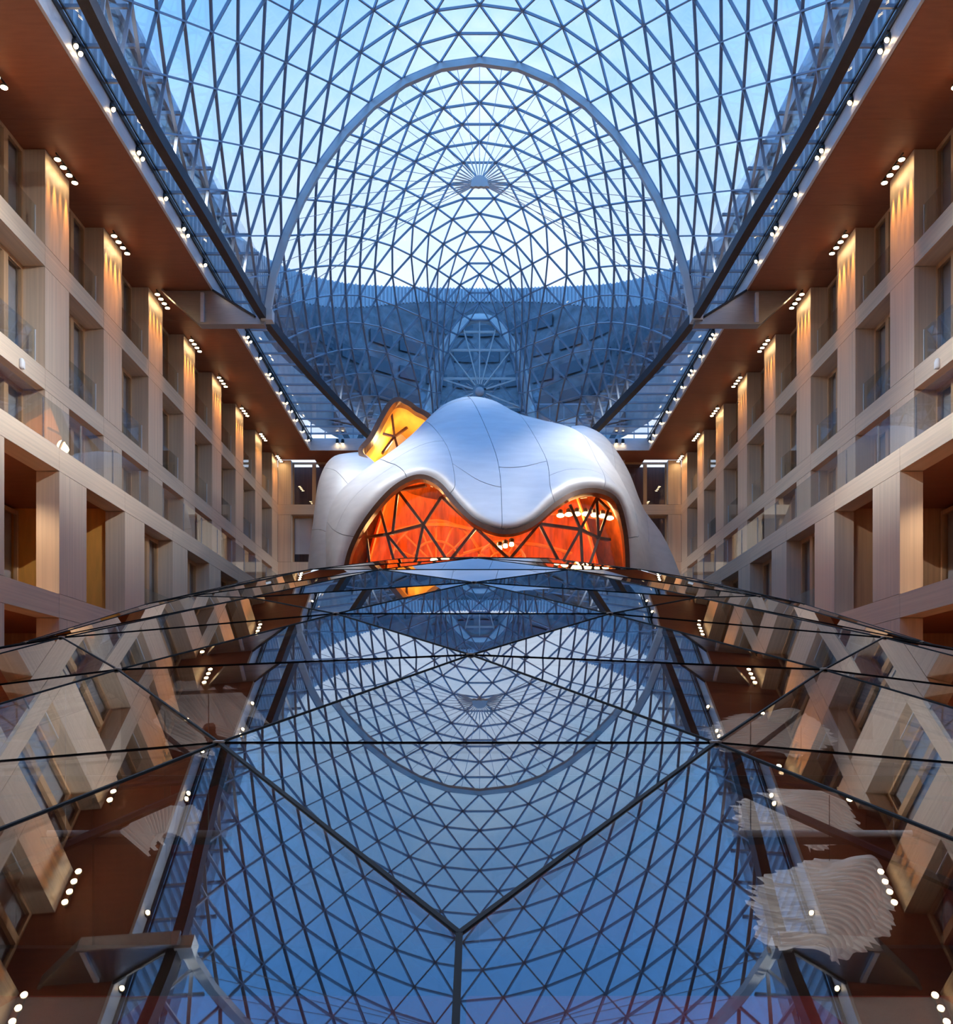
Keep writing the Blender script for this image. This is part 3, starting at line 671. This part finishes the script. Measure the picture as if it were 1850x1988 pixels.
# ------------------------------------------------------------------ glass canopy in front of the camera
CS = 1.6; CX = -.04
ZC = [(-2, -1.15), (.35, -.50), (1.175, -.2566), (1.92, -.0215), (2.72, .212), (3.5, .434), (4.27, .655), (5.05, .86), (5.83, 1.045), (6.61, 1.20), (7.39, 1.33), (8.17, 1.43), (8.95, 1.50), (9.73, 1.54), (10.5, 1.55), (11.3, 1.53), (12.1, 1.47)]
def canz(x, y):
    a = abs(x); b = min(a, 2.6); k = .042+.028*smooth((y-3.3)/1.2); dr = k*b*b+(a-b)*2*k*b
    return interp(ZC, y)[0]-dr
crow = {}
for r in range(0, 14):
    y = 1.175+.745*r if r < 2 else 1.92+.78*(r-1)
    off = 0 if r % 2 == 0 else .5
    crow[r] = [V((x*CS+CX, y*CS, canz(x, y)*CS)) for x in [i+off for i in range(-6, 7-(r % 2 != 0))]]
can_o = empty('glass_canopy', (0, 8, 0), 'low curved canopy of large triangular mirror-like glass panes filling the foreground', 'glass canopy')
KO = V((0, 8, 0))
cedge, ctri = [], []
for r in range(0, 14):
    A = crow[r]
    if r: cedge += list(zip(A, A[1:]))
    if r+1 in crow:
        B = crow[r+1]; E_, O_ = (A, B) if r % 2 == 0 else (B, A)       # E has 13 nodes, O has 12 between them
        for i in range(12):
            cedge += [(E_[i], O_[i]), (E_[i+1], O_[i])]
            if r: ctri.append((E_[i], E_[i+1], O_[i]))
            if i < 11: ctri.append((O_[i], E_[i+1], O_[i+1]))
for i in range(12):                        # the lowest panes run on down, past the camera, between straight bars
    a, b, o = crow[0][i], crow[0][i+1], crow[1][i]
    sl = (o-(a+b)/2); sl = sl/sl.y; k_ = 4.0
    ctri.append((o, a, a-sl*k_, b-sl*k_, b)); cedge.append((a, a-sl*k_))
    if i == 11: cedge.append((b, b-sl*k_))
ctri.sort(key=lambda t: centre(t).length); restc = MB()
for i, t in enumerate(ctri):
    c_ = centre(t); up = V((0, 0, 1))
    tt = [p+(c_-p)*.004-KO for p in t]
    if i < 290: obj('glass_pane', MB().plate(tt, .016), M['canopy'], can_o)
    else: restc.plate(tt, .016)
if restc.v: obj('glass_panes', restc, M['canopy'], can_o, kind='stuff')
cedge.sort(key=lambda e: min(centre(e).length, e[0].length)); rj = MB(); rt = MB()
for i, (a, b) in enumerate(cedge):
    u = V((0, 0, .009)); dn = V((0, 0, -.11))
    d_ = (b-a)*.03
    if i < 150:
        big = min(a.y, b.y) < 2.4
        obj('joint', MB().bar(a+u-KO, b+u-KO, 0.014 if big else .0075, .006), M['joint'], can_o)
        obj('steel_tube', MB().tube([a+dn+d_*(not big)-KO, b+dn-d_*(not big)-KO], .014 if big else .0095, 6), M['tubes'], can_o)
    else: rj.bar(a+u-KO, b+u-KO, .011, .006); rt.tube([a+dn-KO, b+dn-KO], .012, 5)
obj('joints', rj, M['joint'], can_o, kind='stuff'); obj('steel_tubes', rt, M['tubes'], can_o, kind='stuff')
nodes = sorted((p for r in crow.values() for p in r), key=lambda p: p.length)
cap = MB().lathe([(.02, .008), (.02, .014), (.012, .016)], 14).mesh('node_cap', M['steel'])
stem = MB().lathe([(.012, -.12), (.02, -.1), (.012, -.01)], 8).mesh('node_stem', M['tubes'])
for p in [n_ for n_ in nodes if n_.y > 2.2][:60]: put('node_cap', cap, can_o, p-KO); put('node_stem', stem, can_o, p-KO)

# ------------------------------------------------------------------ things below the canopy
pw = empty('panel_screen', (0, 13.6, FLOOR), 'low brown wooden panel screen on a dark plinth below the glass canopy', 'screen')
obj('plinth', MB().box(-9.9, 9.9, -.25, .2, 0, .67), M['plinth'], pw)
for i in range(18):
    x = -9.9+1.1*i; obj('wood_panel', MB().box(x+.01, x+1.09, -.02-.03*(i % 2), .1, .67, 3.0), M['brown' if i % 5 else 'red'], pw)
obj('cap_rail', MB().box(-9.9, 9.9, -.06, .14, 3.0, 3.08), M['plinth'], pw)
rg = obj('carpet', MB().box(-9.8, 9.8, -4, 13.3, FLOOR, FLOOR+.02), M['red']); tag(rg, 'red carpet covering the floor below the glass canopy', 'carpet')
for sx, nm in ((-1, 'left'), (1, 'right')):
    r2 = obj('runner', MB().box(*sorted((sx*4.6, sx*6.4)), 6, 13.2, FLOOR+.02, FLOOR+.03), M['beige']); tag(r2, f'beige carpet runner on the red carpet, seen through the glass at the lower {nm}', 'carpet', 'beige runners')
    tr = empty('light_tube', P(VX+sx*665, 1618, 8.0), f'long horizontal white tube with a dark underside below the canopy glass on the {nm}', 'light tube', 'horizontal tubes below the glass')
    obj('tube', MB().tube([(-.75, 0, 0), (.75, 0, 0)], .028, 10), M['white'], tr, True)
    obj('carrier', MB().box(-.8, .8, -.03, .03, -.09, -.03), M['plinth'], tr)
    obj('hanger', MB().tube([(-.6, 0, .02), (-.6, 0, 1.2)], .004, 4).tube([(.6, 0, .02), (.6, 0, 1.2)], .004, 4), M['cable'], tr)
def cloud(px, py, d, wpx, hpx, tilt, label, layers=False):
    c = P(px, py, d); W, Hh = wpx/F*d/2, hpx/F*d/2
    cl = empty('cloud_lamp', c, label, 'pendant lamp', 'crumpled white pendant lamps')
    for s_ in range(0 if layers else 3):
        G_ = []; ph = random.uniform(0, 6)
        for i in range(7):
            v = -1+2*i/6; row_ = []
            for j in range(57):
                a = math.pi*(-.5+j/56); n_ = 1+.09*math.sin(5*a+ph)+.05*math.sin(11*a+ph*2)
                pl_ = .06*(1 if j % 2 else -1)
                x = W*n_*(.75+.25*v)*math.sin(a+tilt*.2)*(1-.13*s_); z = Hh*(v*.55+.5*math.cos(a*1.4))*(1-.1*s_)*n_
                row_.append(V((x*math.cos(tilt)-z*math.sin(tilt), (-.35*W*math.cos(a)+pl_*W)+.1*s_, x*math.sin(tilt)+z*math.cos(tilt))))
            G_.append(row_)
        obj('pleated_shade', MB().slab(G_, .004), M['cloth'], cl)
    for s_ in range(2 if layers else 0):       # crumpled sheets stacked in layers with ragged ends
        G_ = []
        for i in range(38):
            v = -1+2*i/37; pr = (1-.45*abs(v)**1.4)*(1-.35*s_); e0, e1 = random.uniform(.86, 1.04), random.uniform(.84, 1.08)
            row_ = []
            for j in range(15):
                u = -e0+(e0+e1)*j/14; x = W*pr*u+.12*W*v; z = Hh*(v+.16*math.sin(2.2*u+1)+(.18 if s_ else 0)*(1-u*u))
                row_.append(V((x*math.cos(tilt)-z*math.sin(tilt), (.10 if i % 2 else 0)*W+.3*W*(u*u-.5)-.12*s_+.02*math.sin(9*u+i), x*math.sin(tilt)+z*math.cos(tilt))))
            G_.append(row_)
        obj('pleated_shade', MB().slab(G_, .004), M['cloth'], cl)
    obj('cord', MB().tube([(0, 0, Hh*.5), (0, 0, .9)], .003, 4), M['black'], cl)
cloud(385, 1410, 8.5, 150, 150, .9, 'white pleated pendant lamp under the glass, upright one nearest the left glass node')
cloud(465, 1395, 9.5, 90, 130, 1.0, 'narrow white pleated pendant lamp under the glass, just right of the upright one')
cloud(320, 1612, 7.2, 150, 95, .25, 'small white pleated pendant lamp hanging beside the left tube')
cloud(1555, 1590, 9.2, 260, 110, -.25, 'wide white pleated pendant lamp hanging behind the right tube', True)
cloud(1610, 1765, 7.5, 300, 190, -.35, 'largest white crumpled pendant lamp, low at the right under the glass', True)
cloud(1500, 1425, 9.5, 270, 80, -.12, 'flat white pleated pendant lamp under the glass beside the right glass node', True)
